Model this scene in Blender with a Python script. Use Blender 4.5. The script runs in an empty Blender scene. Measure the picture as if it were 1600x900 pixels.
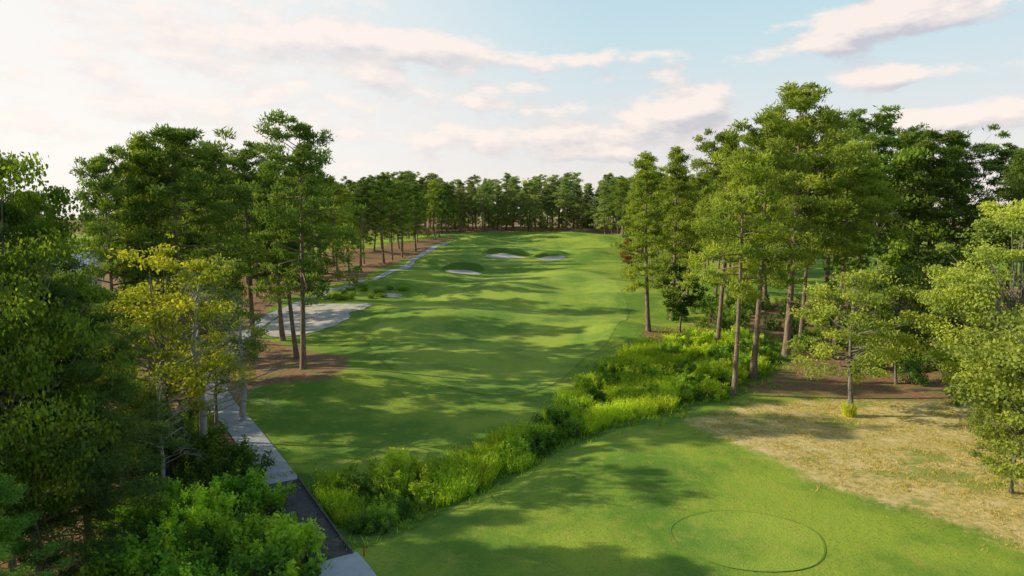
import bpy, math, random
import numpy as np
from mathutils import Vector
from mathutils.geometry import delaunay_2d_cdt
R=math.radians
rng=np.random.default_rng(11); random.seed(11)
SC=bpy.context.scene; C=SC.collection
F=1066.67; PITCH=math.atan(110/F); H=16.0
cp,sp=math.cos(PITCH),math.sin(PITCH)
SUN_AZ=R(85); SUN_EL=R(24)     # azimuth measured to the left of +Y
SUND=Vector((-math.sin(SUN_AZ)*math.cos(SUN_EL), math.cos(SUN_AZ)*math.cos(SUN_EL), math.sin(SUN_EL)))

# ------------------------------------------------------------ terrain
KY=[-100,60,90,120,200,300,340,500,4000]; KZ=[0,0,.5,1.8,5.5,9.7,10.8,12,12]
def base(x,y):
    return sum(np.interp(y+o,KY,KZ) for o in (-14,-7,0,7,14))/5.0
def ray(px,py):
    cx=(px-800)/F; cy=(450-py)/F
    return np.array([cx, cp+cy*sp, -sp+cy*cp])
TT=np.concatenate([np.arange(12,260,.25),np.arange(260,1200,1.0)])
def Pf(px,py,hf):
    d=ray(px,py); x=d[0]*TT; y=d[1]*TT; z=H+d[2]*TT
    g=z-hf(x,y); i=np.argmax(g<0)
    if g[i]>=0: i=len(TT)-1
    a=g[i-1]/(g[i-1]-g[i]+1e-9); t=TT[i-1]+a*(TT[i]-TT[i-1])
    return float(d[0]*t),float(d[1]*t)
def P0(px,py): return Pf(px,py,base)
DITCH=[P0(*q) for q in [(120,960),(300,880),(480,805),(600,790),(760,735),(900,670),(960,615),(1040,585),(1150,560)]]
def polydist(x,y,pts,closed=False):
    best=np.full(np.shape(x),1e9); n=len(pts)
    for i in range(n if closed else n-1):
        a=pts[i]; b=pts[(i+1)%n]
        dx,dy=b[0]-a[0],b[1]-a[1]; L=dx*dx+dy*dy+1e-9
        t=np.clip(((x-a[0])*dx+(y-a[1])*dy)/L,0,1)
        best=np.minimum(best,np.hypot(x-a[0]-t*dx,y-a[1]-t*dy))
    return best
def inside(x,y,pts):
    r=np.zeros(np.shape(x),bool); n=len(pts)
    for i in range(n):
        x1,y1=pts[i]; x2,y2=pts[(i+1)%n]
        if y1==y2: continue
        c=((y1>y)!=(y2>y))&(x<(x2-x1)*(y-y1)/(y2-y1)+x1)
        r^=c
    return r
def sdist(x,y,pts):
    d=polydist(x,y,pts,True); return np.where(inside(x,y,pts),d,-d)
BUNK=[]   # cx,cy,rx,ry,lip
for px,py,w,ry,lip in [(722,424,60,4.6,.6),(790,399,66,5.2,.6),(863,403,50,4.4,.5)]:
    x,y=P0(px,py); BUNK.append((x,y,w/2*y/F,ry,lip))
MOUND=[]
for px,py,sx,sy,a in [(745,378,9,8,2.3),(930,378,12,8,2.2),(850,374,8,7,1.6),(650,440,9,10,.9),(700,455,7,6,.7),(560,480,7,7,.7),(690,410,6,8,1.2),(920,398,6,8,1.1),
                      (960,450,8,14,1.1),(620,520,9,6,.9),(975,520,5,9,1.0),(590,452,10,6,1.5),(680,500,12,5,1.0),(870,470,12,6,1.0),(540,600,9,5,.6),(780,455,9,7,1.0),(900,430,10,7,.9),(760,560,14,4,.6)]:
    x,y=P0(px,py); MOUND.append((x,y,sx,sy,a))
def h(x,y):
    x=np.asarray(x,float); y=np.asarray(y,float)
    z=base(x,y)
    ramp=np.clip((y-30)/60,0.25,1)*np.clip(1.6-np.abs(x)/120,0,1)
    z=z+ramp*(.45*np.sin(x/8+y/21+1)*np.sin(y/9.5-x/29)+.30*np.sin(x/5.1-y/6.8+2)*(.6+.4*np.sin(y/17+x/13))+.18*np.sin(y/3.7+x/9))
    for mx,my,sx,sy,a in MOUND:
        z=z+a*np.exp(-((x-mx)/sx)**2-((y-my)/sy)**2)
    for bx_,by_,rx,ry,lip in BUNK:
        r2=((x-bx_)/(rx*1.08))**2+((y-by_)/(ry*1.12))**2
        w_=np.exp(-r2**4)
        z=z+w_*(.12*(y-by_+ry)-.7)
        z=z+(lip+.26*ry)*np.exp(-((x-bx_)/(rx*1.12))**4-((y-by_-ry*1.2)/2.0)**2)
    z=z-.8*np.exp(-(polydist(x,y,DITCH)/2.8)**2)
    return z
def hz(x,y): return float(h(x,y))
def P(px,py): return Pf(px,py,h)
def PL(pts): return [P(*q) for q in pts]
def topz(y,pytop):
    k=(450-pytop)/F
    return y*(k*cp-sp)/(cp+k*sp)+H
def proj(x,y,z):
    dpt=y*cp-(z-H)*sp; v=y*sp+(z-H)*cp
    return 800+F*x/dpt, 450-F*v/dpt

# ------------------------------------------------------------ materials
def newmat(name):
    m=bpy.data.materials.new(name); m.use_nodes=True
    nt=m.node_tree; nt.nodes.clear()
    return m,nt,nt.nodes,nt.links
def N(nt,t,**k):
    n=nt.nodes.new(t)
    for a,b in k.items(): setattr(n,a,b)
    return n
def mixc(nt,a,b,f,blend='MIX'):
    n=nt.nodes.new('ShaderNodeMix'); n.data_type='RGBA'; n.blend_type=blend
    for s,v in ((n.inputs[6],a),(n.inputs[7],b),(n.inputs[0],f)):
        if hasattr(v,'is_linked'): nt.links.new(v,s)
        elif isinstance(v,(int,float)): s.default_value=v
        else: s.default_value=(*v,1)
    return n.outputs[2]
def math_(nt,op,a,b=None,c=None,clamp=False):
    n=nt.nodes.new('ShaderNodeMath'); n.operation=op; n.use_clamp=clamp
    for i,v in enumerate((a,b,c)):
        if v is None: continue
        if hasattr(v,'is_linked'): nt.links.new(v,n.inputs[i])
        else: n.inputs[i].default_value=v
    return n.outputs[0]
def noise_(nt,scale,detail=4,rough=.55,vec=None,dist=0.):
    n=N(nt,'ShaderNodeTexNoise'); n.inputs['Scale'].default_value=scale; n.inputs['Detail'].default_value=detail
    n.inputs['Roughness'].default_value=rough; n.inputs['Distortion'].default_value=dist
    if vec is not None: nt.links.new(vec,n.inputs['Vector'])
    return n.outputs['Fac']
def ramp_(nt,f,stops):
    n=nt.nodes.new('ShaderNodeValToRGB'); nt.links.new(f,n.inputs[0]); e=n.color_ramp.elements
    while len(e)<len(stops): e.new(.5)
    for i,(p,c) in enumerate(stops):
        e[i].position=p; e[i].color=(*c,1) if not isinstance(c,(int,float)) else (c,c,c,1)
    return n.outputs[0]
def smap(nt,v,a,b):
    n=nt.nodes.new('ShaderNodeMapRange'); n.interpolation_type='SMOOTHSTEP'
    nt.links.new(v,n.inputs[0]); n.inputs[1].default_value=a; n.inputs[2].default_value=b
    return n.outputs[0]
def finish(nt,col,rough=.9,bump=None,bs=.3,bd=.05,spec=.2):
    b=N(nt,'ShaderNodeBsdfPrincipled'); b.inputs['Roughness'].default_value=rough; b.inputs['Specular IOR Level'].default_value=spec
    if hasattr(col,'is_linked'): nt.links.new(col,b.inputs['Base Color'])
    else: b.inputs['Base Color'].default_value=(*col,1)
    if bump is not None:
        bn=N(nt,'ShaderNodeBump'); bn.inputs['Strength'].default_value=bs; bn.inputs['Distance'].default_value=bd
        nt.links.new(bump,bn.inputs['Height']); nt.links.new(bn.outputs[0],b.inputs['Normal'])
    o=N(nt,'ShaderNodeOutputMaterial'); nt.links.new(b.outputs[0],o.inputs[0]); return b
def turf_color(nt,vec,k=1.0):
    big=noise_(nt,.09,5,.6,vec); mid=noise_(nt,.8,6,.65,vec); fine=noise_(nt,9,4,.7,vec)
    c1=mixc(nt,(.17*k,.31*k,.04*k),(.38*k,.49*k,.06*k),smap(nt,big,.40,.60))
    c2=mixc(nt,c1,(.46*k,.44*k,.09*k),math_(nt,'MULTIPLY',smap(nt,mid,.5,.7),.6))
    c3=mixc(nt,c2,(.09*k,.18*k,.035*k),math_(nt,'MULTIPLY',smap(nt,fine,.46,.75),.65))
    return c3,mid,fine
def ground_mat():
    m,nt,nd,lk=newmat('ground_grass_and_straw')
    vec=N(nt,'ShaderNodeNewGeometry').outputs['Position']
    g,mid,fine=turf_color(nt,vec,.96)
    at=N(nt,'ShaderNodeAttribute',attribute_name='zone'); s=N(nt,'ShaderNodeSeparateColor'); lk.new(at.outputs['Color'],s.inputs[0])
    n1=noise_(nt,.45,8,.7,vec); n2=noise_(nt,2.3,6,.7,vec); n3=noise_(nt,14,4,.7,vec); n0=noise_(nt,.16,5,.65,vec)
    straw=mixc(nt,(.27,.14,.08),(.46,.28,.165),smap(nt,n2,.35,.7))
    straw=mixc(nt,straw,(.11,.065,.04),math_(nt,'MULTIPLY',smap(nt,n3,.5,.7),.6))
    straw=mixc(nt,straw,(.18,.24,.055),math_(nt,'MULTIPLY',smap(nt,n1,.50,.60),.75))
    straw=mixc(nt,straw,(.58,.50,.38),math_(nt,'MULTIPLY',smap(nt,n1,.40,.28),.9))
    dry=mixc(nt,(.74,.57,.24),(.46,.43,.13),smap(nt,n2,.44,.60))
    dry=mixc(nt,dry,(.80,.65,.34),smap(nt,n1,.50,.64))
    dry=mixc(nt,dry,(.28,.17,.09),math_(nt,'MULTIPLY',smap(nt,n3,.48,.7),.65))
    dry=mixc(nt,dry,(.25,.34,.07),math_(nt,'MULTIPLY',smap(nt,n0,.46,.40),.75))
    dry=mixc(nt,dry,(.30,.17,.10),math_(nt,'MULTIPLY',smap(nt,n1,.40,.32),.7))
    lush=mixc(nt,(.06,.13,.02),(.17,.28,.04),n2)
    def mask(ch,w=.17):
        a=math_(nt,'ADD',ch,math_(nt,'MULTIPLY',math_(nt,'SUBTRACT',n1,.5),1.3))
        a=math_(nt,'ADD',a,math_(nt,'MULTIPLY',math_(nt,'SUBTRACT',n2,.5),.8))
        return smap(nt,a,.5-w,.5+w)
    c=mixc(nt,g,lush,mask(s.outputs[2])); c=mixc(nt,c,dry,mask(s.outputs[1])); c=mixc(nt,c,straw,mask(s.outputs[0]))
    hgt=math_(nt,'ADD',math_(nt,'MULTIPLY',n2,.8),math_(nt,'MULTIPLY',n3,.5))
    finish(nt,c,.95,hgt,.8,.14,.1); return m
def fairway_mat(name,k,w,amt=.2):
    m,nt,nd,lk=newmat(name)
    vec=N(nt,'ShaderNodeNewGeometry').outputs['Position']
    c,mid,fine=turf_color(nt,vec,k)
    sx=N(nt,'ShaderNodeSeparateXYZ'); lk.new(vec,sx.inputs[0])
    wob=math_(nt,'MULTIPLY',noise_(nt,.05,2,.5,vec),10)
    st=math_(nt,'SINE',math_(nt,'ADD',math_(nt,'MULTIPLY',sx.outputs[0],w),wob))
    c=mixc(nt,c,(.40*k,.52*k,.08*k),math_(nt,'MULTIPLY',smap(nt,st,-.4,.4),amt))
    finish(nt,c,.9,math_(nt,'ADD',mid,fine),.7,.09,.15); return m
def simple(name,a,b,scale,rough=.8,bs=.3,bd=.02,spec=.3,det=6):
    m,nt,nd,lk=newmat(name); vec=N(nt,'ShaderNodeNewGeometry').outputs['Position']
    n=noise_(nt,scale,det,.65,vec); n2=noise_(nt,scale*6,4,.65,vec)
    c=mixc(nt,a,b,smap(nt,n,.3,.7)); c=mixc(nt,c,tuple(v*.6 for v in a),math_(nt,'MULTIPLY',smap(nt,n2,.5,.75),.4))
    finish(nt,c,rough,n2,bs,bd,spec); return m
def leaf_mat(name,trans=.4):
    m,nt,nd,lk=newmat(name)
    oi=N(nt,'ShaderNodeObjectInfo'); at=N(nt,'ShaderNodeAttribute',attribute_name='tint')
    t=at.outputs['Fac']
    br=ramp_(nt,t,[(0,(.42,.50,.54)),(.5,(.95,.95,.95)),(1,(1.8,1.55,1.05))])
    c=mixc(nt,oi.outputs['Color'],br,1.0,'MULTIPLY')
    rv=math_(nt,'MULTIPLY_ADD',oi.outputs['Random'],.4,.8)
    vm=N(nt,'ShaderNodeVectorMath',operation='SCALE'); lk.new(c,vm.inputs[0]); lk.new(rv,vm.inputs['Scale'])
    c=vm.outputs[0]
    b=N(nt,'ShaderNodeBsdfDiffuse'); lk.new(c,b.inputs['Color'])
    tr=N(nt,'ShaderNodeBsdfTranslucent'); c2=mixc(nt,c,(1.3,1.3,.55),1.0,'MULTIPLY'); lk.new(c2,tr.inputs[0])
    mx=N(nt,'ShaderNodeMixShader'); mx.inputs[0].default_value=trans; lk.new(b.outputs[0],mx.inputs[1]); lk.new(tr.outputs[0],mx.inputs[2])
    o=N(nt,'ShaderNodeOutputMaterial'); lk.new(mx.outputs[0],o.inputs[0]); return m
def bark_mat(name,a,b):
    m,nt,nd,lk=newmat(name); tc=N(nt,'ShaderNodeTexCoord').outputs['Object']
    mp=N(nt,'ShaderNodeMapping'); lk.new(tc,mp.inputs[0]); mp.inputs['Scale'].default_value=(3,3,.8)
    n=noise_(nt,2.2,6,.7,mp.outputs[0]); c=ramp_(nt,n,[(.3,tuple(v*.35 for v in a)),(.5,a),(.7,b)])
    finish(nt,c,.9,n,.8,.05,.15); return m
M=dict(ground=ground_mat(), fairway=fairway_mat('mown_fairway_turf',1.02,.9), tee=fairway_mat('mown_tee_turf',.98,2.2,.12), green=fairway_mat('putting_green_turf',1.1,2.5),
  ring=simple('dark_grass_ring',(.16,.27,.04),(.22,.34,.055),3), sand=simple('pale_bunker_sand',(.46,.42,.355),(.63,.58,.50),.7,.95,.4,.05,.1),
  concrete=simple('pale_concrete_path',(.38,.38,.40),(.50,.50,.51),.8,.85,.2,.01), slab=simple('pale_concrete_slab',(.44,.46,.48),(.54,.56,.58),.8,.85,.2,.01),
  wood=simple('weathered_dark_timber',(.06,.058,.06),(.12,.115,.115),2.5,.75,.4,.01), leaf=leaf_mat('leaf_foliage',.42), needle=leaf_mat('needle_foliage',.38),
  bark=bark_mat('pine_bark',(.24,.175,.135),(.42,.33,.27)), greybark=bark_mat('grey_bark',(.19,.17,.15),(.36,.33,.30)),
  dead=simple('bleached_dead_wood',(.34,.31,.29),(.52,.49,.46),2), red=simple('red_painted_stake',(.55,.03,.02),(.65,.05,.03),5,.5),
  white=simple('white_painted_metal',(.75,.75,.72),(.8,.8,.78),5,.4), yellow=simple('yellow_flag_cloth',(.75,.6,.05),(.8,.65,.08),5,.7),
  roof=simple('pale_metal_roof',(.55,.62,.70),(.65,.72,.80),1,.4), wall=simple('pale_siding',(.6,.6,.6),(.7,.7,.7),1,.7), glass=simple('dark_window_glass',(.03,.04,.05),(.05,.06,.07),1,.1,spec=.8))

# ------------------------------------------------------------ mesh helpers
def link(o,parent=None,**k):
    C.objects.link(o)
    if parent: o.parent=parent
    for a,b in k.items():
        if b is not None: o[a]=b
    return o
def seqmesh(name,V,k,mat,tint=None):
    me=bpy.data.meshes.new(name); n=len(V)
    me.vertices.add(n); me.vertices.foreach_set('co',V.astype(np.float32).ravel())
    me.loops.add(n); me.loops.foreach_set('vertex_index',np.arange(n,dtype=np.int32))
    me.polygons.add(n//k); me.polygons.foreach_set('loop_start',np.arange(0,n,k,dtype=np.int32))
    me.update(calc_edges=True)
    if tint is not None:
        a=me.attributes.new('tint','FLOAT','POINT'); a.data.foreach_set('value',tint.astype(np.float32))
    me.materials.append(mat); return me
def unit(a): return a/(np.linalg.norm(a,axis=-1,keepdims=True)+1e-9)
def foliage(cent,rad,m,L,W,kind='leaf',up=.3,ctint=None):
    cent=np.asarray(cent,float); rad=np.asarray(rad,float); n=len(cent)
    ct=rng.random(n) if ctint is None else np.asarray(ctint)
    idx=np.repeat(np.arange(n),m); k=len(idx)
    d=unit(rng.normal(size=(k,3))); r=rng.random((k,1))**.5
    r=r*(1+.25*rng.normal(size=(k,1))*(rng.random((k,1))<.3))
    pos=cent[idx]+d*r*rad[idx]
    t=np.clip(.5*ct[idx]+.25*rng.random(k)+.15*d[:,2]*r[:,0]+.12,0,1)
    sz=(.7+.6*rng.random((k,1)))
    if kind=='needle':
        dd=unit(d*.8+rng.normal(size=(k,3))*.7+np.array([0,0,up]))
        s=unit(np.cross(dd,rng.normal(size=(k,3))))*W/2*sz
        V=np.stack([pos-dd*L*.5*sz,pos+s,pos+dd*L*.5*sz,pos-s],1)
    else:
        nn=unit(d*.6+rng.normal(size=(k,3))*.7+np.array([0,0,up]))
        a=unit(np.cross(nn,rng.normal(size=(k,3)))); b=np.cross(nn,a)
        V=np.stack([pos-a*L/2*sz,pos+b*W/2*sz,pos+a*L/2*sz,pos-b*W/2*sz],1)
    return V.reshape(-1,3),np.repeat(t,4)
class Tubes:
    def __init__(s): s.v=[]; s.f=[]
    def tube(s,pts,rads,sides=7):
        b=len(s.v); pts=[Vector(p) for p in pts]
        for i,p in enumerate(pts):
            t=(pts[min(i+1,len(pts)-1)]-pts[max(i-1,0)]).normalized()
            u=t.cross(Vector((0.13,1,0.07))).normalized(); w=t.cross(u)
            for k in range(sides):
                a=2*math.pi*k/sides; s.v.append(tuple(p+(u*math.cos(a)+w*math.sin(a))*rads[i]))
        for i in range(len(pts)-1):
            for k in range(sides):
                k2=(k+1)%sides; s.f.append((b+i*sides+k,b+i*sides+k2,b+(i+1)*sides+k2,b+(i+1)*sides+k))
        s.f.append(tuple(b+(len(pts)-1)*sides+k for k in range(sides)))
    def box(s,c,e,ax=None):
        b=len(s.v); c=Vector(c); X,Y,Z=ax or (Vector((1,0,0)),Vector((0,1,0)),Vector((0,0,1)))
        for i in (-1,1):
            for j in (-1,1):
                for k in (-1,1): s.v.append(tuple(c+X*e[0]/2*i+Y*e[1]/2*j+Z*e[2]/2*k))
        for q in ((0,1,3,2),(4,6,7,5),(0,4,5,1),(2,3,7,6),(0,2,6,4),(1,5,7,3)): s.f.append(tuple(b+i for i in q))
    def mesh(s,name,mat,smooth=True):
        me=bpy.data.meshes.new(name); me.from_pydata(s.v,[],s.f)
        if smooth: me.polygons.foreach_set('use_smooth',[True]*len(s.f))
        me.materials.append(mat); return me

# ------------------------------------------------------------ tree prototypes
def pine_proto(cs=.4,Rm=4.2,nb=38,dens=95,shape=0,HT=22.,L=.46,W=.11):
    T=Tubes(); B=Tubes(); bend=rng.normal(size=2)*.5
    def tx(t): return np.array([bend[0]*math.sin(t*2.6)*.8,bend[1]*math.sin(t*2.1+.5)*.8-bend[1]*.38*(1-t),t*HT])
    off=tx(0); n=12
    T.tube([tx(i/n)-off*[1,1,0] for i in range(n+1)],[.27*(1-.88*(i/n)**1.3)*(1+.4*math.exp(-i*1.6)) for i in range(n+1)],9)
    cent=[];rad=[];ct=[]
    lop=rng.random()*6.28; lop2=rng.random()*6.28
    for i in range(nb):
        t=cs+(1-cs)*((i+.8*rng.random())/nb)**.95; q=(t-cs)/(1-cs)
        prof=(math.sin(math.pi*min(1,(q*.78+.2)))**.7) if shape==0 else (1-q)**.75+.08
        a=i*2.4+rng.normal()*.5; Lb=Rm*prof*(.45+.8*rng.random())*(1+.25*math.cos(a-lop)*(1-q)+.2*math.cos(a-lop2)*q)
        p0=tx(t)-off*[1,1,0]; up=.05+.5*q+.2*rng.normal()
        dirv=np.array([math.cos(a),math.sin(a),0])
        f=lambda s:p0+dirv*Lb*s+np.array([0,0,Lb*(up*s-.22*s*s*(1-q))])
        r0=.045+.05*(1-q); B.tube([p0-dirv*.05,f(.35),f(.7),f(1)],[r0,r0*.75,r0*.45,r0*.15],5)
        tb=rng.random(); side=np.array([-dirv[1],dirv[0],0])
        for s in (.4,.7,1.0,.9):
            if s==.4 and Lb<2: continue
            p=f(s)+side*rng.normal()*.2*Lb+rng.normal(size=3)*[.25,.25,.35]+[0,0,.2]
            k=(.58+.55*rng.random())*(.75+.25*min(1,Lb/3)); cent.append(p); rad.append([1.0*k,1.0*k,.55*k]); ct.append(np.clip(.65*tb+.35*rng.random(),0,1))
    for i in range(6):
        cent.append(tx(1-.035*i)-off*[1,1,0]+rng.normal(size=3)*.35); rad.append([.65,.65,.5]); ct.append(.6)
    for i in range(8):
        t=.2+(cs-.2)*rng.random(); a=rng.random()*6.28; p0=tx(t)-off*[1,1,0]; d=np.array([math.cos(a),math.sin(a),.15])*(.5+1.2*rng.random())
        B.tube([p0,p0+d*.6,p0+d+[0,0,-.1]],[.035,.025,.01],4)
    V,t=foliage(cent,rad,dens,L,W,'needle',.35,ct)
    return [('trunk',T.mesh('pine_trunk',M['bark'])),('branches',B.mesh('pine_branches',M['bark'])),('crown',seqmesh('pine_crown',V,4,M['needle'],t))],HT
def broad_proto(HT=14.,Rx=4.,cs=.2,ncl=70,dens=110,L=.34,W=.24,sparse=1.,bark='greybark'):
    T=Tubes();B=Tubes(); fork=np.array([rng.normal()*.2,rng.normal()*.2,HT*max(cs+.08,.18)])
    T.tube([(0,0,0),fork*.35,fork*.7,fork],[.27,.2,.17,.15],9)
    top=np.array([rng.normal()*.4,rng.normal()*.4,HT*.88]); T.tube([fork,(fork+top)/2+rng.normal(size=3)*.3,top],[.15,.09,.03],7)
    cent=[];rad=[];ct=[]; cz=HT*(cs+1)/2; rz=HT*(1-cs)/2
    lob=[(unit(rng.normal(size=3)),.8+.8*rng.random()) for _ in range(7)]
    for i in range(ncl):
        d=unit(rng.normal(size=3)); q=.4+.6*rng.random()**.6
        k=1+.35*max(float(d@l)*w for l,w in lob)-.28
        p=np.array([d[0]*Rx*q*k,d[1]*Rx*q*k,cz+d[2]*rz*q*k*.92])
        p[2]=max(p[2],HT*.06)
        cent.append(p); s=(.45+.6*rng.random())*Rx/4.; rad.append([s*1.2,s*1.2,s*.55]); ct.append(rng.random())
        if i%2==0:
            base_=fork+(top-fork)*np.clip((p[2]-fork[2])/(top[2]-fork[2])*.6,0,.8)
            mid=(base_+p)/2+[0,0,-.2]+rng.normal(size=3)*.2
            B.tube([base_,mid,p],[.055,.035,.012],5)
    V,t=foliage(cent,rad,int(dens*sparse),L,W,'leaf',.4,ct)
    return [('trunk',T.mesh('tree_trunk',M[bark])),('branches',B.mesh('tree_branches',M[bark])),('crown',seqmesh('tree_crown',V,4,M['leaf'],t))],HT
def shrub_proto(HT=2.,Rx=1.2,ncl=16,dens=80,L=.2,W=.12):
    B=Tubes();cent=[];rad=[];ct=[]
    for i in range(ncl):
        a=rng.random()*6.28;q=rng.random()**.6; z=HT*(.12+.95*rng.random()*(1-.45*q)); p=np.array([math.cos(a)*Rx*q,math.sin(a)*Rx*q,z])
        cent.append(p); s=.16+.18*rng.random(); rad.append([s*1.0,s*1.0,s*1.6]); ct.append(rng.random())
        B.tube([(p[0]*.15,p[1]*.15,-.3),(p[0]*.6,p[1]*.6,z*.5),tuple(p)],[.03,.02,.006],4)
    V,t=foliage(cent,rad,dens,L,W,'leaf',.45,ct)
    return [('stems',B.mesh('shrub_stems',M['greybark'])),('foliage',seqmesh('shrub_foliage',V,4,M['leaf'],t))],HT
def reed_proto(HT=1.7,n=460,Rx=.9,W=.05):
    a=rng.random(n)*6.28;q=rng.random(n)**.6*Rx; b=np.stack([np.cos(a)*q,np.sin(a)*q,np.full(n,-.2)],1)
    ln=np.stack([np.cos(a)*.12+rng.normal(size=n)*.12,np.sin(a)*.12+rng.normal(size=n)*.12,np.ones(n)],1)*(HT*(.4+.7*rng.random((n,1))))
    s=unit(np.cross(ln,rng.normal(size=(n,3))))*W/2; mid=b+ln*.55; tip=b+ln+np.stack([np.cos(a),np.sin(a),-np.ones(n)*.5],1)*.1
    V=np.stack([b,mid+s,tip,mid-s],1).reshape(-1,3)
    m_=n*3; j=rng.integers(0,n,m_); p=b[j]+ln[j]*(.35+.6*rng.random((m_,1))); nn=unit(rng.normal(size=(m_,3))+[0,0,.4]); aa=unit(np.cross(nn,rng.normal(size=(m_,3)))); bb=np.cross(nn,aa)
    V2=np.stack([p,p+aa*.07+bb*.03,p+aa*.16,p+aa*.07-bb*.03],1).reshape(-1,3)
    return [('blades',seqmesh('reed_blades',np.concatenate([V,V2]),4,M['leaf'],np.concatenate([np.repeat(.2+.6*rng.random(n),4),np.repeat(.3+.7*rng.random(m_),4)])))],HT
def dead_proto(HT=9.):
    T=Tubes();B=Tubes(); T.tube([(0,0,0),(.2,.1,HT*.3),(-.1,.2,HT*.65),(.2,0,HT)],[.2,.16,.1,.02],7)
    def br(p,d,l,r,k,):
        e=p+d*l; B.tube([p,p+d*l*.5+rng.normal(size=3)*.08*l,e],[r,r*.7,r*.3],4)
        if k>0:
            for _ in range(3): br(p+d*l*(.4+.6*rng.random()),unit(d+rng.normal(size=3)*.6),l*.6,r*.5,k-1)
    for i in range(14):
        t=.25+.7*i/14; a=rng.random()*6.28; br(np.array([0.05,.1,HT*t]),unit(np.array([math.cos(a),math.sin(a),.5])),HT*.28*(1.1-t*.6),.05,3)
    return [('trunk',T.mesh('dead_trunk',M['dead'])),('branches',B.mesh('dead_branches',M['dead']))],HT

PINE=[pine_proto(.40,4.6,46),pine_proto(.48,4.2,40),pine_proto(.36,4.9,50),pine_proto(.44,4.4,38),pine_proto(.52,4.8,40)]
FULL=[pine_proto(.14,4.8,64,90,1),pine_proto(.08,4.4,64,90,1)]
SLIM=[pine_proto(.28,3.3,46,85,1),pine_proto(.40,3.2,38,85,0)]
NEARP=[pine_proto(.10,4.6,90,210,0,22.,.36,.07)]
OAK=[broad_proto(14,4.6,.16,90,110),broad_proto(12,4.2,.22,80,100),broad_proto(15,4.4,.12,95,100)]
NOAK=[broad_proto(14,4.4,.10,140,260,.17,.11),broad_proto(12,4.5,.20,95,190,.20,.13),broad_proto(12,4.4,.08,105,190,.20,.13)]
THIN=[broad_proto(13,3.6,.16,95,130,.2,.13)]
SHRUB=[shrub_proto(2,1.3,30,70,.16,.09),shrub_proto(1.6,1.4,28,70,.18,.10),shrub_proto(2.3,1.1,30,75,.15,.07)]
REED=[reed_proto(),reed_proto(1.5,400,1.1,.05)]
DEAD=[dead_proto()]
def place(proto,name,cat,x,y,height,label,group=None,color=(.06,.1,.03),wide=1.,dz=0.,lean=0.):
    parts,HT=proto; r=bpy.data.objects.new(name,None); s=height/HT
    r.location=(x,y,hz(x,y)-.08+dz); r.scale=(s*wide,s*wide,s); r.rotation_euler=(lean*random.uniform(-1,1),lean*random.uniform(-1,1),random.uniform(0,6.28))
    r.empty_display_size=.5
    link(r,None,label=label,category=cat,group=group)
    for nm,me in parts:
        o=bpy.data.objects.new(nm,me); link(o,r); o.color=(*color,1)
    return r
def hero(proto,name,cat,px,pyb,pyt,label,color,wide=1.,group=None,lean=.015):
    x,y=P(px,pyb); return place(proto,name,cat,x,y,topz(y,pyt)-hz(x,y),label,group,color,wide,0,lean)

# ------------------------------------------------------------ the ground
STRAW_L=PL([(-500,1100),(-500,430),(100,420),(420,402),(600,384),(690,371),(712,371),(690,380),(655,397),(620,412),(560,436),(500,448),(440,468),(405,500),(405,528),(470,545),(540,556),(545,575),(520,592),(440,600),(395,606),(378,630),(385,665),(410,700),(440,745),(485,880),(520,1000),(400,1100)])
STRAW_R=PL([(1000,520),(1040,545),(1090,520),(1220,530),(1245,560),(1200,590),(1150,606),(1200,618),(1300,622),(1500,628),(1900,630),(1900,450),(1400,450),(1130,480)])
DRY=PL([(1070,660),(1180,628),(1350,622),(1500,630),(1850,632),(1900,1000),(1640,885),(1540,832),(1440,800),(1350,775),(1270,752),(1200,710)])
LUSH=PL([(440,735),(560,748),(650,728),(760,692),(850,652),(900,600),(940,565),(1000,530),(1080,510),(1200,520),(1240,560),(1200,600),(1090,640),(1000,662),(880,700),(800,748),(650,822),(572,862),(520,850),(300,1000),(100,1000),(200,800)])
STRAWFAR=[(-300,292),(-46,288),(-20,300),(20,305),(45,296),(300,290),(900,300),(900,2500),(-900,2500),(-900,300)]
def axis(segs):
    out=[]
    for a,b,s in segs: out+=list(np.arange(a,b,s))
    return np.array(out)
ys=np.concatenate([[-1500,-400,-120,-40,-10,0,8],axis([(14,230,.75),(230,350,1.6)]),[352,360,372,390,420,470,560,700,1000,1600,3000,5000]])
xs=np.concatenate([[-4000,-1500,-700,-400,-260,-190,-150,-125,-105],axis([(-92,-46,2.5),(-46,48,.8),(48,95,2.5)]),[96,110,130,160,200,270,400,700,1500,4000]])
X,Y=np.meshgrid(xs,ys); Z=h(X,Y)
me=bpy.data.meshes.new('ground'); nx,ny=len(xs),len(ys)
idx=np.arange(nx*ny).reshape(ny,nx); fq=np.stack([idx[:-1,:-1],idx[:-1,1:],idx[1:,1:],idx[1:,:-1]],-1).reshape(-1,4)
me.from_pydata(np.stack([X,Y,Z],-1).reshape(-1,3).tolist(),[],fq.tolist())
me.polygons.foreach_set('use_smooth',[True]*len(fq)); me.materials.append(M['ground'])
def zm(poly,soft): return np.clip(.5+sdist(X.ravel(),Y.ravel(),poly)/soft,0,1)
zr=np.maximum.reduce([zm(STRAW_L,2.5),zm(STRAW_R,6),zm(STRAWFAR,8)])
zl=zm(LUSH,2)
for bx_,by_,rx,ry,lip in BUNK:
    zl=np.maximum(zl,1.6*np.exp(-((X.ravel()-bx_)/(rx*1.1))**4-((Y.ravel()-by_-ry*.7)/2.3)**2))  # long dark grass on the lips; its dark colour also stands in for lip shade
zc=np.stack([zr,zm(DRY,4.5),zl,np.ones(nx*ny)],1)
a=me.color_attributes.new('zone','FLOAT_COLOR','POINT'); a.data.foreach_set('color',zc.astype(np.float32).ravel())
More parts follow.
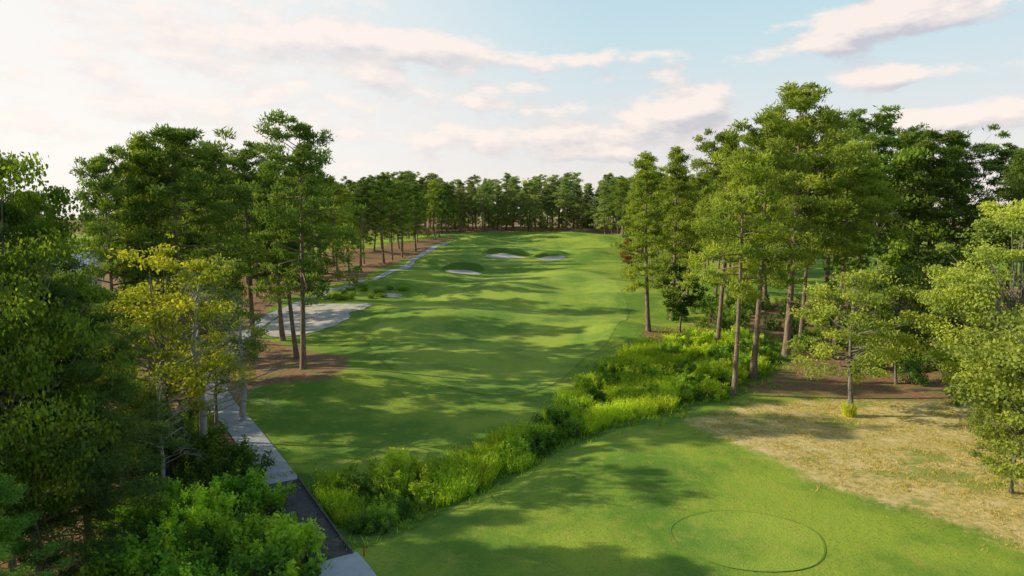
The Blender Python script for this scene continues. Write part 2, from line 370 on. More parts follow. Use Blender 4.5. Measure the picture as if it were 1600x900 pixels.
link(bpy.data.objects.new('ground',me),kind='structure')

def overlay(name,poly,sp_,off,mat,**k):
    pts=[Vector(p) for p in poly]; n=len(pts); xs_=[p[0] for p in pts]; ys_=[p[1] for p in pts]
    gx,gy=np.meshgrid(np.arange(min(xs_),max(xs_),sp_),np.arange(min(ys_),max(ys_),sp_)); gx=gx.ravel();gy=gy.ravel()
    ok=sdist(gx,gy,poly)>sp_*.45; allp=pts+[Vector((a,b)) for a,b in zip(gx[ok],gy[ok])]
    v,e,f,_,_,_=delaunay_2d_cdt(allp,[(i,(i+1)%n) for i in range(n)],[],1,1e-5)
    vx=np.array([p[0] for p in v]);vy=np.array([p[1] for p in v])
    fc=[tuple(q) for q in f]
    cx=np.array([np.mean(vx[list(q)]) for q in fc]);cy=np.array([np.mean(vy[list(q)]) for q in fc]); ins=inside(cx,cy,poly)
    fc=[q for q,i in zip(fc,ins) if i]
    fc=[q if ((vx[q[1]]-vx[q[0]])*(vy[q[2]]-vy[q[0]])-(vx[q[2]]-vx[q[0]])*(vy[q[1]]-vy[q[0]]))>0 else q[::-1] for q in fc]
    vz=h(vx,vy)+off
    m_=bpy.data.meshes.new(name); m_.from_pydata(list(zip(vx.tolist(),vy.tolist(),vz.tolist())),[],fc)
    m_.polygons.foreach_set('use_smooth',[True]*len(fc)); m_.materials.append(mat)
    return link(bpy.data.objects.new(name,m_),**k)
def smoothpoly(pts,it=3):
    for _ in range(it):
        q=[]
        for i in range(len(pts)):
            a=pts[i];b=pts[(i+1)%len(pts)]; q+=[(a[0]*.75+b[0]*.25,a[1]*.75+b[1]*.25),(a[0]*.25+b[0]*.75,a[1]*.25+b[1]*.75)]
        pts=q
    return pts
def densify(pts,s):
    out=[]
    for i in range(len(pts)):
        a=pts[i];b=pts[(i+1)%len(pts)];d=math.dist(a,b);k=max(1,int(d/s))
        out+=[(a[0]+(b[0]-a[0])*j/k,a[1]+(b[1]-a[1])*j/k) for j in range(k)]
    return out
def wob(pts,a,ph=0.):
    return [(x+a*math.sin(y*1.3+x*.9+ph),y+a*math.sin(x*1.7+ph*2)) for x,y in pts]
def ell(cx,cy,rx,ry,wob=.06,n=64,ph=0):
    return [(cx+rx*math.cos(t)*(1+wob*math.sin(3*t+ph)+wob*.6*math.sin(5*t+ph*2)),cy+ry*math.sin(t)*(1+wob*math.sin(3*t+ph)+wob*.6*math.sin(5*t+ph*2))) for t in [2*math.pi*i/n for i in range(n)]]
FW=densify(smoothpoly(PL([(600,575),(572,535),(590,500),(650,472),(680,445),(735,440),(800,430),(900,424),(955,432),(975,460),(985,495),(955,530),(905,565),(872,600),(800,622),(700,606)])),1.2)
overlay('fairway',FW,1.1,.03,M['fairway'],kind='structure')
gx,gy=P(880,391)
overlay('putting_green',ell(gx-1,gy+2,15,9,.05,80,1),1.2,.05,M['green'],kind='structure')
tx_,ty_=P(1168,842); t1=P(1053,842); t2=P(1168,798); rx=tx_-t1[0]; ry=abs(t2[1]-ty_)
overlay('tee_turf',ell(tx_,ty_,rx,ry,.02,80),.5,.02,M['tee'],kind='structure')
def ring(name,cx,cy,rx,ry,w,off,mat,**k):
    o=ell(cx,cy,rx+w,ry+w,.02,140); i_=ell(cx,cy,rx,ry,.02,140); v=[(x,y,hz(x,y)+off) for x,y in o+i_]; n=140
    m_=bpy.data.meshes.new(name); m_.from_pydata(v,[],[(j,(j+1)%n,n+(j+1)%n,n+j) for j in range(n)]); m_.materials.append(mat); link(bpy.data.objects.new(name,m_),**k)
ring('tee_edge_grass',tx_,ty_,rx-.02,ry-.02,.05,.04,M['ring'],kind='structure')
bl=['oval greenside bunker nearest the camera, left of the green','kidney shaped bunker in front of the flag','small flat bunker at the right front of the green']
for i,(x,y,rx,ry,lip) in enumerate(BUNK):
    overlay('sand_bunker',ell(x,y-ry*.22,rx*.94,ry*.76,.09,64,i*2+1),.6,.06,M['sand'],kind='structure',label=bl[i])
overlay('sand_bunker',wob(densify(smoothpoly(PL([(408,522),(420,503),(462,480),(500,474),(540,476),(584,474),(574,483),(545,488),(548,497),(515,512),(482,522),(440,529)]),2),.8),.28),.8,.06,M['sand'],kind='structure')
overlay('sand_bunker',wob(densify(smoothpoly(PL([(588,461),(612,458),(632,460),(628,464),(605,465)]),2),.8),.2,1.),.8,.06,M['sand'],kind='structure')
def catmull(p,k=8):
    out=[]
    for i in range(len(p)-1):
        p0=p[max(i-1,0)];p1=p[i];p2=p[i+1];p3=p[min(i+2,len(p)-1)]
        for j in range(k):
            t=j/k; out.append(tuple(.5*((2*p1[c])+(-p0[c]+p2[c])*t+(2*p0[c]-5*p1[c]+4*p2[c]-p3[c])*t*t+(-p0[c]+3*p1[c]-3*p2[c]+p3[c])*t**3) for c in (0,1)))
    return out+[p[-1]]
def ribbon(name,pts,w,off,mat,zf=None,**k):
    v=[];f=[];n=len(pts);K=4
    for i,(x,y) in enumerate(pts):
        a=pts[max(i-1,0)];b=pts[min(i+1,n-1)];d=Vector((b[0]-a[0],b[1]-a[1])).normalized();s=Vector((d.y,-d.x))
        for j in range(K+1):
            u=(j/K-.5)*w; xx,yy=x+s.x*u,y+s.y*u; v.append((xx,yy,(zf or hz)(xx,yy)+off))
    for i in range(n-1):
        for j in range(K):
            a=i*(K+1)+j; f.append((a,a+1,a+K+2,a+K+1))
    m_=bpy.data.meshes.new(name); m_.from_pydata(v,[],f); m_.materials.append(mat); return link(bpy.data.objects.new(name,m_),**k)
W_=2.05
br_a=P0(441,752); br_b=P0(518,876)
ribbon('cart_path',catmull(PL([(700,379),(672,391),(645,407),(605,427),(560,441),(515,456),(470,474),(415,500),(375,530),(345,570),(335,605),(352,640),(375,665),(405,705)])+[br_a],10),W_+.1,.06,M['concrete'],kind='structure')
e_b=P(540,905); ex=P(590,990)
ribbon('path_slab',catmull([br_b,e_b,ex],10),2.5,.07,M['slab'],kind='structure')
# timber bridge
A=Vector((br_a[0],br_a[1],hz(*br_a)+.09)); B_=Vector((br_b[0],br_b[1],hz(*br_b)+.09))
dv=(B_-A); Lb=dv.length; dx_=dv.normalized(); sx_=Vector((dx_.y,-dx_.x,0)).normalized(); up_=sx_.cross(dx_); 
if up_.z<0: up_=-up_
br=bpy.data.objects.new('timber_bridge',None); br.location=A; link(br,None,label='dark timber plank footbridge joining the pale path across the ditch',category='bridge')
O0=Vector((0,0,0)); M0=dv/2
T=Tubes(); n=int(Lb/.2)
for i in range(n):
    T.box(dx_*((i+.5)*Lb/n),(Lb/n-.015,W_+random.uniform(-.03,.03),.05),(dx_,sx_,up_))
link(bpy.data.objects.new('deck',T.mesh('deck',M['wood'],False)),br)
for s in (-1,1):
    T=Tubes(); T.box(M0+sx_*s*(W_/2-.09)+up_*.14,(Lb,.1,.1),(dx_,sx_,up_))
    for i in range(9): T.box(dx_*((i+.5)*Lb/9)+sx_*s*(W_/2-.09)+up_*.06,(.25,.09,.06),(dx_,sx_,up_))
    link(bpy.data.objects.new('kerb_rail',T.mesh('kerb_rail',M['wood'],False)),br)
    T=Tubes(); T.box(M0+sx_*s*(W_/2-.3)-up_*.18,(Lb-.1,.15,.28),(dx_,sx_,up_)); link(bpy.data.objects.new('beam',T.mesh('beam',M['wood'],False)),br)

def stake(px,py,hh,label):
    x,y=P(px,py); r=bpy.data.objects.new('hazard_stake',None); r.location=(x,y,hz(x,y)); link(r,None,label=label,category='marker stake')
    T=Tubes(); T.tube([(0,0,-.1),(0,0,hh-.05)],[.035,.035],4); link(bpy.data.objects.new('post',T.mesh('post',M['red'],False)),r)
    T=Tubes(); T.tube([(0,0,hh-.05),(0,0,hh)],[.035,.01],4); link(bpy.data.objects.new('cap',T.mesh('cap',M['red'],False)),r)
stake(569,868,.45,'red stake beside the near right end of the timber bridge')
stake(485,892,.4,'red stake beside the near left end of the timber bridge')
stake(986,666,.5,'red stake at the edge of the reeds in mid picture')
x,y=P(808,388); r=bpy.data.objects.new('flagstick',None); r.location=(x,y,hz(x,y)); link(r,None,label='yellow flag on a thin pole standing on the putting green',category='flag')
T=Tubes(); T.tube([(0,0,-.1),(0,0,2.3)],[.03,.02],6); link(bpy.data.objects.new('pole',T.mesh('pole',M['white'])),r)
T=Tubes(); T.v=[(.02,0,2.25),(.3,.05,2.22),(.6,-.02,2.2),(.02,0,1.8),(.3,.05,1.78),(.6,-.02,1.8)]; T.f=[(0,1,4,3),(1,2,5,4)]; link(bpy.data.objects.new('flag',T.mesh('flag',M['yellow'])),r)
hx,hy=-79.,122.; r=bpy.data.objects.new('house',None); r.location=(hx,hy,hz(hx,hy)-.2); r.rotation_euler=(0,0,R(20)); link(r,None,label='pale roofed house glimpsed between the trees at the left edge',category='house')
T=Tubes(); T.box((0,0,2.6),(8,7,5.2)); link(bpy.data.objects.new('wall',T.mesh('wall',M['wall'],False)),r)
T=Tubes(); T.v=[(-4.6,-4.3,5.0),(4.6,-4.3,5.0),(4.6,0,8.2),(-4.6,0,8.2),(4.6,4.3,5.0),(-4.6,4.3,5.0)]; T.f=[(0,1,2,3),(3,2,4,5),(0,3,5),(1,4,2)]; link(bpy.data.objects.new('roof',T.mesh('roof',M['roof'],False)),r)
for k in (-2.6,0,2.6):
    T=Tubes(); T.box((k,-3.52,2.8),(1.2,.1,1.6)); w=link(bpy.data.objects.new('window',T.mesh('window',M['glass'],False)),r)

# ------------------------------------------------------------ hero trees
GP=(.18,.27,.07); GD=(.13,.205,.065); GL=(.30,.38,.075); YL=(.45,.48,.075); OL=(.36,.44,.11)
pt='pine_tree'; bt='broadleaf_tree'
placed=[]
def H_(proto,nm,cat,px,b,t,lab,col,wide=1.):
    r=hero(proto,nm,cat,px,b,t,lab,col,wide); placed.append((r.location.x,r.location.y)); return r
H_(PINE[2],pt,'tree',474,577,203,'tall pine with a bare trunk rising from the pine straw island left of the fairway',GP,.95)
H_(SLIM[1],pt,'tree',464,560,290,'slender pine just left of the tall pine on the straw island',GP,1.1)
H_(PINE[1],pt,'tree',442,532,262,'pine behind the straw island with its trunk beside the pale sand',GP,1.1)
H_(PINE[0],pt,'tree',398,560,240,'pine left of the straw island with a rounded crown top',GP,1.05)
H_(FULL[0],pt,'tree',350,600,232,'dense pine with low branches behind the bare grey branches on the left',GP,1.0)
H_(PINE[3],pt,'tree',300,640,208,'tallest pine of the left wood, right of the yellow green tree',GP,1.1)
H_(FULL[1],pt,'tree',240,650,222,'full pine behind the yellow green tree on the left',GL,.9)
H_(PINE[2],pt,'tree',190,660,255,'pine with a low top between the house and the left wood',GP,.75)
H_(PINE[0],pt,'tree',265,560,235,'pine at the back of the left wood behind its tallest pine',GD,1.0)
H_(NOAK[0],bt,'tree',25,960,190,'tall leafy tree at the upper left edge with sunlit top',(.22,.33,.06),.58)
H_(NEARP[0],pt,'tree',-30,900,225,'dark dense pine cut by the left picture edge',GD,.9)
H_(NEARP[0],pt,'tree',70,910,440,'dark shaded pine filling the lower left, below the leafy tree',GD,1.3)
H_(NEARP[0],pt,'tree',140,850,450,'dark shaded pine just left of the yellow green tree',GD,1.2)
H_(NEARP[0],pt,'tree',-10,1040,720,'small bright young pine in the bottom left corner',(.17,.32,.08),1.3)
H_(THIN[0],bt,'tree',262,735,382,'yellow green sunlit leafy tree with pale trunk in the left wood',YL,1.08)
H_(THIN[0],bt,'tree',340,690,400,'thin leaved olive tree right of the yellow green tree',(.25,.30,.10),.75)
H_(NOAK[1],bt,'tree',190,770,590,'dark low leafy tree at the foot of the yellow green tree',(.14,.21,.06),1.1)
H_(DEAD[0],'dead_tree','tree',378,658,480,'leafless grey tree with fine twigs beside the cart path',GP,1.3)
H_(DEAD[0],'dead_tree','tree',318,720,440,'leafless grey tree between the yellow green tree and the olive tree',GP,1.1)
H_(DEAD[0],'dead_tree','tree',255,770,590,'leaning pale bare trunk below the yellow green tree',GP,.9)
H_(SLIM[0],pt,'tree',1013,517,247,'slender pine nearest the right edge of the fairway',GL,1.05)
H_(SLIM[0],pt,'tree',1050,500,240,'slim pine just right of the slender fairway edge pine',GL,1.05)
H_(OAK[1],bt,'tree',1062,520,415,'dark leafy understory tree below the two slim pines on the right',(.10,.18,.04),1.0)
H_(OAK[0],bt,'tree',985,425,370,'small rust tinged tree left of the slender fairway edge pine',(.32,.20,.08),.9)
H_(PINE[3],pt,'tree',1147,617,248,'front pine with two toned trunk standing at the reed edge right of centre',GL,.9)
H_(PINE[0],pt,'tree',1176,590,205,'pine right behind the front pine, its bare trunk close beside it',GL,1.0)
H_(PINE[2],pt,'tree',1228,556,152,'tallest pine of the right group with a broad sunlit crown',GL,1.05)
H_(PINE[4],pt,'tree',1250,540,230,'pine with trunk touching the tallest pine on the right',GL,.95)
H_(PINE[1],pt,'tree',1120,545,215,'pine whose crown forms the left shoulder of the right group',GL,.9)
H_(PINE[4],pt,'tree',1195,480,190,'pine filling the middle of the right group behind the tallest pine',GP,1.0)
H_(PINE[1],pt,'tree',1305,540,235,'pine with layered crown right of the tallest pine',GL,1.15)
H_(PINE[3],pt,'tree',1290,480,190,'pine behind the layered crown right of the tallest pine',GP,1.1)
H_(OAK[2],bt,'tree',1365,520,178,'tall leafy tree breaking the skyline right of the tallest pine',(.24,.37,.07),.85)
H_(PINE[0],pt,'tree',1330,500,190,'dark pine behind the tall leafy tree on the right',GP,1.1)
H_(FULL[0],pt,'tree',1410,470,205,'full pine just right of the tall leafy skyline tree',GD,.95)
H_(PINE[3],pt,'tree',1440,520,210,'dark pine left of the big leafy tree at the right edge',GP,1.15)
H_(PINE[1],pt,'tree',1490,500,222,'pine on the right skyline, second in from the edge',GP,1.15)
H_(PINE[4],pt,'tree',1570,520,240,'pine on the right skyline closest to the picture edge',GP,1.15)
H_(NOAK[1],bt,'tree',1330,650,405,'round olive green oak on the straw ground, trunk fully visible',(.40,.48,.12),1.0)
H_(OAK[0],bt,'tree',1400,600,410,'oak close behind the round olive green oak',(.15,.22,.055),.75)
H_(NOAK[0],bt,'tree',1555,680,292,'big sunlit leafy tree at the right edge, tallest oak there',OL,.88)
H_(OAK[2],bt,'tree',1465,570,350,'leafy tree filling the gap between the two oaks on the right',(.17,.25,.065),.9)
H_(NOAK[2],bt,'tree',1655,800,400,'nearest oak, cut by the right edge, boughs hanging over dry grass',OL,1.0)
H_(NOAK[2],bt,'tree',1580,770,560,'small low oak standing in the dry grass at the right edge',OL,.9)
for k,(x,y,hh,w_) in enumerate([(-40,29,20,1.),(-46,39,20,1.),(-60,47,23,1.),(-50,56,21,1.),(-62,64,22,1.)]):
    place([PINE[0],PINE[3],PINE[1],PINE[4]][k%4],pt,'tree',x,y,hh,'tall pine of the wood beyond the left picture edge','pines beyond the left picture edge',GP,w_)

# ------------------------------------------------------------ forests
def scatter(test,x0,x1,y0,y1,dmin,nmax,tries=6000):
    out=[]
    for _ in range(tries):
        x=random.uniform(x0,x1);y=random.uniform(y0,y1)
        if not test(x,y): continue
        if any((x-a)**2+(y-b)**2<dmin*dmin for a,b in out) or any((x-a)**2+(y-b)**2<dmin*dmin*.7 for a,b in placed): continue
        out.append((x,y))
        if len(out)>=nmax: break
    return out
EL=PL([(395,560),(430,500),(500,455),(560,432),(620,408),(665,388),(700,372)]); EL=[(a-1.5,b) for a,b in EL]+[(EL[-1][0]-2,330)]
ELy=[p[1] for p in EL]; ELx=[p[0] for p in EL]
def eL(y): return float(np.interp(y,ELy,ELx))
pathpts=catmull(PL([(700,379),(645,407),(560,441),(470,474),(375,530),(335,605),(375,665)]),6)
def nearpath(x,y,d): return any((x-a)**2+(y-b)**2<d*d for a,b in pathpts)
def tl(x,y): 
    e=eL(y); return e-26<x<e and not nearpath(x,y,2.2) and y>72
L1=scatter(tl,-140,0,72,300,7.2,70)
for (x,y) in L1:
    u,v=proj(x,y,hz(x,y)+10)
    if 85<u<155 and y<150: continue
    e=eL(y)-x
    k='front row' if e<9 else 'depths'
    far='far stretch' if y>200 else ('middle stretch' if y>125 else 'near stretch')
    lab='pine in the %s, %s, of the wood left of the fairway'%(k,far)
    hgt=random.uniform(17.5,23.5)-(2 if y>200 else 0)
    pr=random.choice(PINE+SLIM) if e<14 else random.choice(PINE+FULL[:1])
    place(pr,pt,'tree',x,y,hgt,lab,'pines of the left wood, '+k+', '+far,random.choice([GP,GP,GL,GD]),random.uniform(.9,1.1),0,.02)
FAR=scatter(lambda x,y: y>292+(6 if abs(x)<30 else 0),-64,70,288,338,6.6,70)
HAZ=[(.27,.35,.15),(.32,.40,.16),(.36,.42,.18)]  # distance haze put into the paler foliage colours of the far pines
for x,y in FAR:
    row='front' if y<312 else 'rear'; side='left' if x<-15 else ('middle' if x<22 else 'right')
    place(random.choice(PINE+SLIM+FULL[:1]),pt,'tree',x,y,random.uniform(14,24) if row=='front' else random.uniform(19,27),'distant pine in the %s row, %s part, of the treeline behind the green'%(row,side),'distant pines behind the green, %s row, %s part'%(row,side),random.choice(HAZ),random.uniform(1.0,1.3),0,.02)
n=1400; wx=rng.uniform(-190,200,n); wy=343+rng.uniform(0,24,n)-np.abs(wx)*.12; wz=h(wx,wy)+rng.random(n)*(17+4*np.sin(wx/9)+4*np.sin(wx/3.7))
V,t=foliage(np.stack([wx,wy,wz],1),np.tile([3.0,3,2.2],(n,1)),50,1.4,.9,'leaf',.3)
o=bpy.data.objects.new('distant_woodland',seqmesh('distant_woodland',V,4,M['leaf'],t)); o.color=(.38,.45,.26,1); link(o,kind='stuff',label='distant woodland closing the horizon behind the last row of pines',category='woodland')  # pale woodland colour has the distance haze mixed into it
ER=PL([(975,372),(990,400),(1010,450),(1060,480),(1240,505),(1500,540)])
def tr(x,y):
    if y<95: 
        return x>48 and y>78
    e=float(np.interp(y,[p[1] for p in ER][::-1],[p[0] for p in ER][::-1]))
    u,v=proj(x,y,hz(x,y))
    if 1170<u<1300 and y<190: return False
    return e<x<e+46
for x,y in scatter(tr,20,160,78,290,7.0,84):
    u,v=proj(x,y,hz(x,y))
    far='far' if y>190 else ('middle' if y>130 else 'near')
    if random.random()<.25:
        place(random.choice(OAK),bt,'tree',x,y,random.uniform(11,17),'leafy tree among the pines in the %s part of the right wood'%far,'leafy trees of the right wood, '+far,random.choice([GL,GD,OL]),random.uniform(.9,1.1),0,.02)
    else:
        place(random.choice(PINE+SLIM+PINE),pt,'tree',x,y,random.uniform(17,23),'pine standing in the %s part of the right wood'%far,'pines of the right wood, '+far,random.choice([GP,GP,GL]),random.uniform(.95,1.15),0,.02)

# ------------------------------------------------------------ shrubs and reeds
BAND=PL([(470,746),(560,758),(650,736),(760,702),(850,660),(905,612),(945,576),(1000,546),(1080,528),(1190,536),(1215,560),(1185,582),(1085,630),(1000,650),(880,688),(800,736),(650,806),(575,846),(545,835),(505,785)])
bx0,bx1=min(p[0] for p in BAND),max(p[0] for p in BAND); by0,by1=min(p[1] for p in BAND),max(p[1] for p in BAND)
tst=lambda x,y: bool(inside(np.array(x),np.array(y),BAND)) and float(sdist(np.array(x),np.array(y),BAND))>.3
placed=[]
sh=scatter(tst,bx0,bx1,by0,by1,1.05,250,14000)
def where(u):
    return 'near the timber bridge' if u<640 else ('in the middle of the planted ditch' if u<860 else ('where the ditch bends between the two mown areas' if u<1010 else 'below the pines at the right end of the ditch'))
for x,y in sh:
    u,v=proj(x,y,hz(x,y)); w=where(u)
    if (680<u<1060 and random.random()<.6) or random.random()<.25:
        place(random.choice(REED),'reed_clump','plant',x,y,random.uniform(.8,1.8),'bright upright reed clump '+w,'reed clumps '+w,random.choice([(.55,.68,.07),(.40,.56,.07)]),1.2)
    else:
        col=random.choice([(.22,.40,.06),(.34,.54,.07),(.52,.66,.07),(.13,.25,.05)])
        tone={.22:'mid green',.34:'fresh green',.52:'lime green',.13:'dark green'}[col[0]]
        place(random.choice(SHRUB),'shrub','shrub',x,y,random.uniform(.8,2.1),tone+' leafy shrub '+w,tone+' shrubs '+w,col,random.uniform(.9,1.3))
BL=PL([(150,960),(150,860),(215,790),(300,740),(385,735),(425,790),(470,860),(478,940),(400,1000)])
tst2=lambda x,y: bool(inside(np.array(x),np.array(y),BL)) and float(sdist(np.array(x),np.array(y),BL))>.5
for x,y in scatter(tst2,-40,0,20,60,1.2,58,9000):
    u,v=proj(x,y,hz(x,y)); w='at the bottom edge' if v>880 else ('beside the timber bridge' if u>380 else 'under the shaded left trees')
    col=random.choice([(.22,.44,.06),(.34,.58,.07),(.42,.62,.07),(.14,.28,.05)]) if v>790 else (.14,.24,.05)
    place(random.choice(SHRUB),'shrub','shrub',x,y,random.uniform(1.4,2.7),'large leafy shrub in the lower left thicket '+w,'thicket shrubs '+w,col,random.uniform(.8,1.05))
UL=PL([(170,760),(200,690),(280,650),(330,660),(360,720),(300,745)])
tst3=lambda x,y: bool(inside(np.array(x),np.array(y),UL))
for x,y in scatter(tst3,-50,0,20,80,2.2,18,4000):
    place(random.choice(SHRUB),'shrub','shrub',x,y,random.uniform(2,3.4),'dark shrub on the straw left of the cart path','dark shrubs left of the cart path',(.12,.20,.05),1.)
ML=PL([(500,462),(560,447),(620,447),(640,455),(585,465),(520,472)])
for x,y in scatter(lambda x,y: bool(inside(np.array(x),np.array(y),ML)),-60,0,90,160,2.2,16,4000):
    place(random.choice(SHRUB+REED),'shrub','shrub',x,y,random.uniform(.6,1.3),'low brushy clump on the green bank between sand and cart path','brushy clumps on the bank above the sand',(.28,.40,.07),1.4)
UR=PL([(1040,500),(1100,480),(1300,480),(1560,520),(1600,640),(1480,630),(1420,600),(1260,560),(1240,520),(1100,520)])
tst4=lambda x,y: bool(inside(np.array(x),np.array(y),UR))
for x,y in scatter(tst4,0,120,40,140,3.4,50,5000):
    place(random.choice(SHRUB),'shrub','shrub',x,y,random.uniform(1.5,3.8),'dark understory shrub beneath the right hand trees','understory shrubs on the right',random.choice([(.14,.25,.06),(.22,.36,.07)]),1.1)
x,y=P(1326,650); place(REED[0],'reed_clump','plant',x,y,1.5,'yellow green grass clump at the foot of the round oak',None,(.5,.55,.08),.6)

def tufts(name,poly,n,hh,col,mat=M['leaf'],w=.05):
    x0,x1=min(p[0] for p in poly),max(p[0] for p in poly); y0,y1=max(18,min(p[1] for p in poly)),max(p[1] for p in poly)
    x=rng.uniform(x0,x1,n*3); y=rng.uniform(y0,y1,n*3)
    sd=sdist(x,y,poly)+rng.normal(size=n*3)*1.2; clump=np.sin(x*.8+np.sin(y*.7)*2)*np.sin(y*1.1+np.sin(x*.6)*2)
    ok=(sd>.2)&(clump>rng.uniform(-.6,.8,n*3)); x=x[ok][:n];y=y[ok][:n]; k=len(x); B=6
    x=np.repeat(x,B)+rng.normal(size=k*B)*.09;y=np.repeat(y,B)+rng.normal(size=k*B)*.09; z=h(x,y)-.02
    b=np.stack([x,y,z],1); ln=np.stack([rng.normal(size=k*B)*.45,rng.normal(size=k*B)*.45,np.ones(k*B)],1)*hh*(.5+.8*rng.random((k*B,1)))
    s=unit(np.cross(ln,rng.normal(size=(k*B,3))))*w/2; V=np.stack([b-s,b+s,b+ln],1).reshape(-1,3)
    o=bpy.data.objects.new(name,seqmesh(name,V,3,mat,np.repeat(rng.random(k*B),3))); o.color=(*col,1); link(o,kind='stuff',label=name.replace('_',' ')+' covering the open ground',category='grass')
tufts('dry_grass',DRY,9000,.15,(.62,.54,.22),w=.04)
tufts('ditch_grass',LUSH,9000,.4,(.32,.46,.07),w=.07)

# ------------------------------------------------------------ sky and sun
w=bpy.data.worlds.new('World'); SC.world=w; w.use_nodes=True; nt=w.node_tree; nt.nodes.clear(); lk=nt.links
g=bpy.data.node_groups.new('cloud_density','ShaderNodeTree')
g.interface.new_socket('V',in_out='INPUT',socket_type='NodeSocketVector'); g.interface.new_socket('D',in_out='OUTPUT',socket_type='NodeSocketFloat')
gi=g.nodes.new('NodeGroupInput'); go=g.nodes.new('NodeGroupOutput')
sx=N(g,'ShaderNodeSeparateXYZ'); g.links.new(gi.outputs[0],sx.inputs[0])
az=sx.outputs[0]; el=sx.outputs[1]
cb=N(g,'ShaderNodeCombineXYZ'); g.links.new(math_(g,'MULTIPLY',az,12.),cb.inputs[0]); g.links.new(math_(g,'MULTIPLY',el,28.),cb.inputs[1]); cb.inputs[2].default_value=7.1
n1=noise_(g,1.1,8,.57,cb.outputs[0],.1)
tot=math_(g,'MULTIPLY',math_(g,'SUBTRACT',n1,.475),2.8)
def dirpx(px,py):
    d=ray(px,py); d=d/np.linalg.norm(d); return math.atan2(d[0],d[1]),math.asin(d[2])
for px,py,rx,ry,wt in [(620,76,150,32,.9),(470,72,70,26,.4),(250,45,110,40,.6),(1390,24,85,34,1.1),(1530,18,80,18,.5),(1088,168,70,34,1.1),(1370,118,80,16,.9),(1450,184,130,16,1.),
      (1300,70,42,20,.8),(900,94,50,11,.7),(1010,83,50,10,.6),(820,205,230,40,.4),(230,150,260,45,.35),(330,188,90,12,.3),(1190,90,50,12,.4),(1000,235,250,18,.4),(1540,102,60,9,.4),(1000,20,230,40,-1.1),(1230,140,80,40,-.7),(790,25,130,30,-.6),(1540,70,110,26,-1.),(1250,200,90,20,-.6),(1500,145,110,14,-.7)]:
    a0,e0=dirpx(px,py); sa=rx/F; se=ry/F
    u=math_(g,'DIVIDE',math_(g,'SUBTRACT',az,a0),sa); v=math_(g,'DIVIDE',math_(g,'SUBTRACT',el,e0),se)
    r2=math_(g,'ADD',math_(g,'MULTIPLY',u,u),math_(g,'MULTIPLY',v,v))
    tot=math_(g,'ADD',tot,math_(g,'MULTIPLY',math_(g,'EXPONENT',math_(g,'MULTIPLY',r2,-.9)),wt))
g.links.new(tot,go.inputs[0])
tc=N(nt,'ShaderNodeTexCoord').outputs['Generated']; s=N(nt,'ShaderNodeSeparateXYZ'); lk.new(tc,s.inputs[0])
az=math_(nt,'ARCTAN2',s.outputs[0],s.outputs[1]); el=math_(nt,'ARCSINE',s.outputs[2])
def dens(de,da=0.):
    c=N(nt,'ShaderNodeCombineXYZ'); lk.new(math_(nt,'ADD',az,da),c.inputs[0]); lk.new(math_(nt,'ADD',el,de),c.inputs[1])
    q=nt.nodes.new('ShaderNodeGroup'); q.node_tree=g; lk.new(c.outputs[0],q.inputs[0]); return q.outputs[0]
D0=dens(0.); D1=dens(.018,-.014)
cover=smap(nt,D0,.03,.65)
lit=math_(nt,'ADD',math_(nt,'MULTIPLY',math_(nt,'SUBTRACT',D0,D1),1.0),.58,clamp=True)
dot=N(nt,'ShaderNodeVectorMath',operation='DOT_PRODUCT'); lk.new(tc,dot.inputs[0]); dot.inputs[1].default_value=(-math.sin(R(48)),math.cos(R(48)),.12)
glow=smap(nt,dot.outputs['Value'],.55,1.0)
sky=ramp_(nt,math_(nt,'MULTIPLY',el,.6),[(0,(.90,.80,.74)),(.07,(.80,.81,.81)),(.15,(.58,.76,.82)),(.24,(.42,.66,.78)),(.42,(.15,.28,.44)),(.94,(.07,.15,.28))])
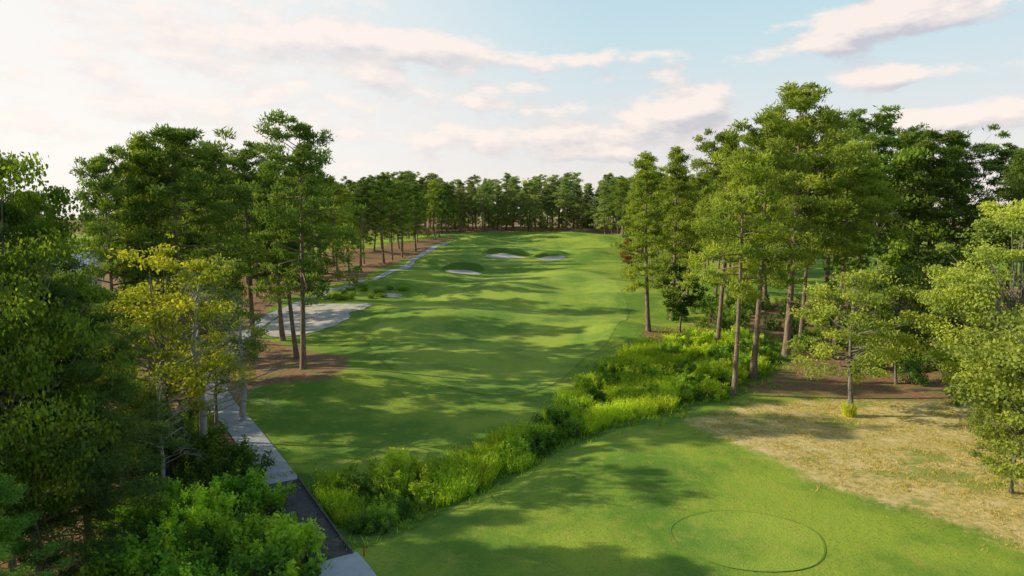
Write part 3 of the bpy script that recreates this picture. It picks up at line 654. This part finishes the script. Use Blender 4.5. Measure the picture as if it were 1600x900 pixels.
sky=mixc(nt,sky,(1.0,.95,.90),math_(nt,'MULTIPLY',glow,.95))
ccol=mixc(nt,(.60,.58,.63),(1.04,.90,.81),lit)
ccol=mixc(nt,ccol,(1.04,.94,.87),math_(nt,'MULTIPLY',glow,.55))
hi=smap(nt,el,.62,.36)
fullc=mixc(nt,sky,ccol,math_(nt,'MULTIPLY',math_(nt,'MULTIPLY',cover,.9),hi))
# sky behind the camera darkened and blued to cut the ambient light
back=smap(nt,s.outputs[1],.25,-.5)
fullc=mixc(nt,fullc,(.24,.30,.38),math_(nt,'MULTIPLY',back,.85))
ns=N(nt,'ShaderNodeTexSky'); ns.sky_type='NISHITA'; ns.sun_disc=False; ns.sun_elevation=SUN_EL; ns.sun_rotation=2*math.pi-SUN_AZ
v1=N(nt,'ShaderNodeVectorMath',operation='SCALE'); lk.new(fullc,v1.inputs[0]); v1.inputs['Scale'].default_value=9.4
v2=N(nt,'ShaderNodeVectorMath',operation='SCALE'); lk.new(ns.outputs[0],v2.inputs[0]); v2.inputs['Scale'].default_value=.12
va=N(nt,'ShaderNodeVectorMath',operation='ADD'); lk.new(v1.outputs[0],va.inputs[0]); lk.new(v2.outputs[0],va.inputs[1])
bg=N(nt,'ShaderNodeBackground'); bg.inputs[1].default_value=.1; lk.new(va.outputs[0],bg.inputs[0])
ow=N(nt,'ShaderNodeOutputWorld'); lk.new(bg.outputs[0],ow.inputs[0])
L=bpy.data.lights.new('sun','SUN'); L.energy=5; L.angle=R(.5); L.color=(1,.88,.62); lo=bpy.data.objects.new('sun',L); C.objects.link(lo); lo.rotation_euler=(-SUND).to_track_quat('-Z','Y').to_euler()
cam=bpy.data.cameras.new('camera'); co=bpy.data.objects.new('camera',cam); C.objects.link(co); co.location=(0,0,H); co.rotation_euler=(math.pi/2-PITCH,0,0)
cam.lens=24; cam.sensor_width=36; cam.clip_end=8000; cam.clip_start=.5; SC.camera=co
SC.view_settings.view_transform='Standard'; SC.view_settings.look='None'; SC.view_settings.exposure=0
print('trees',len(L1),len(FAR),len(sh))
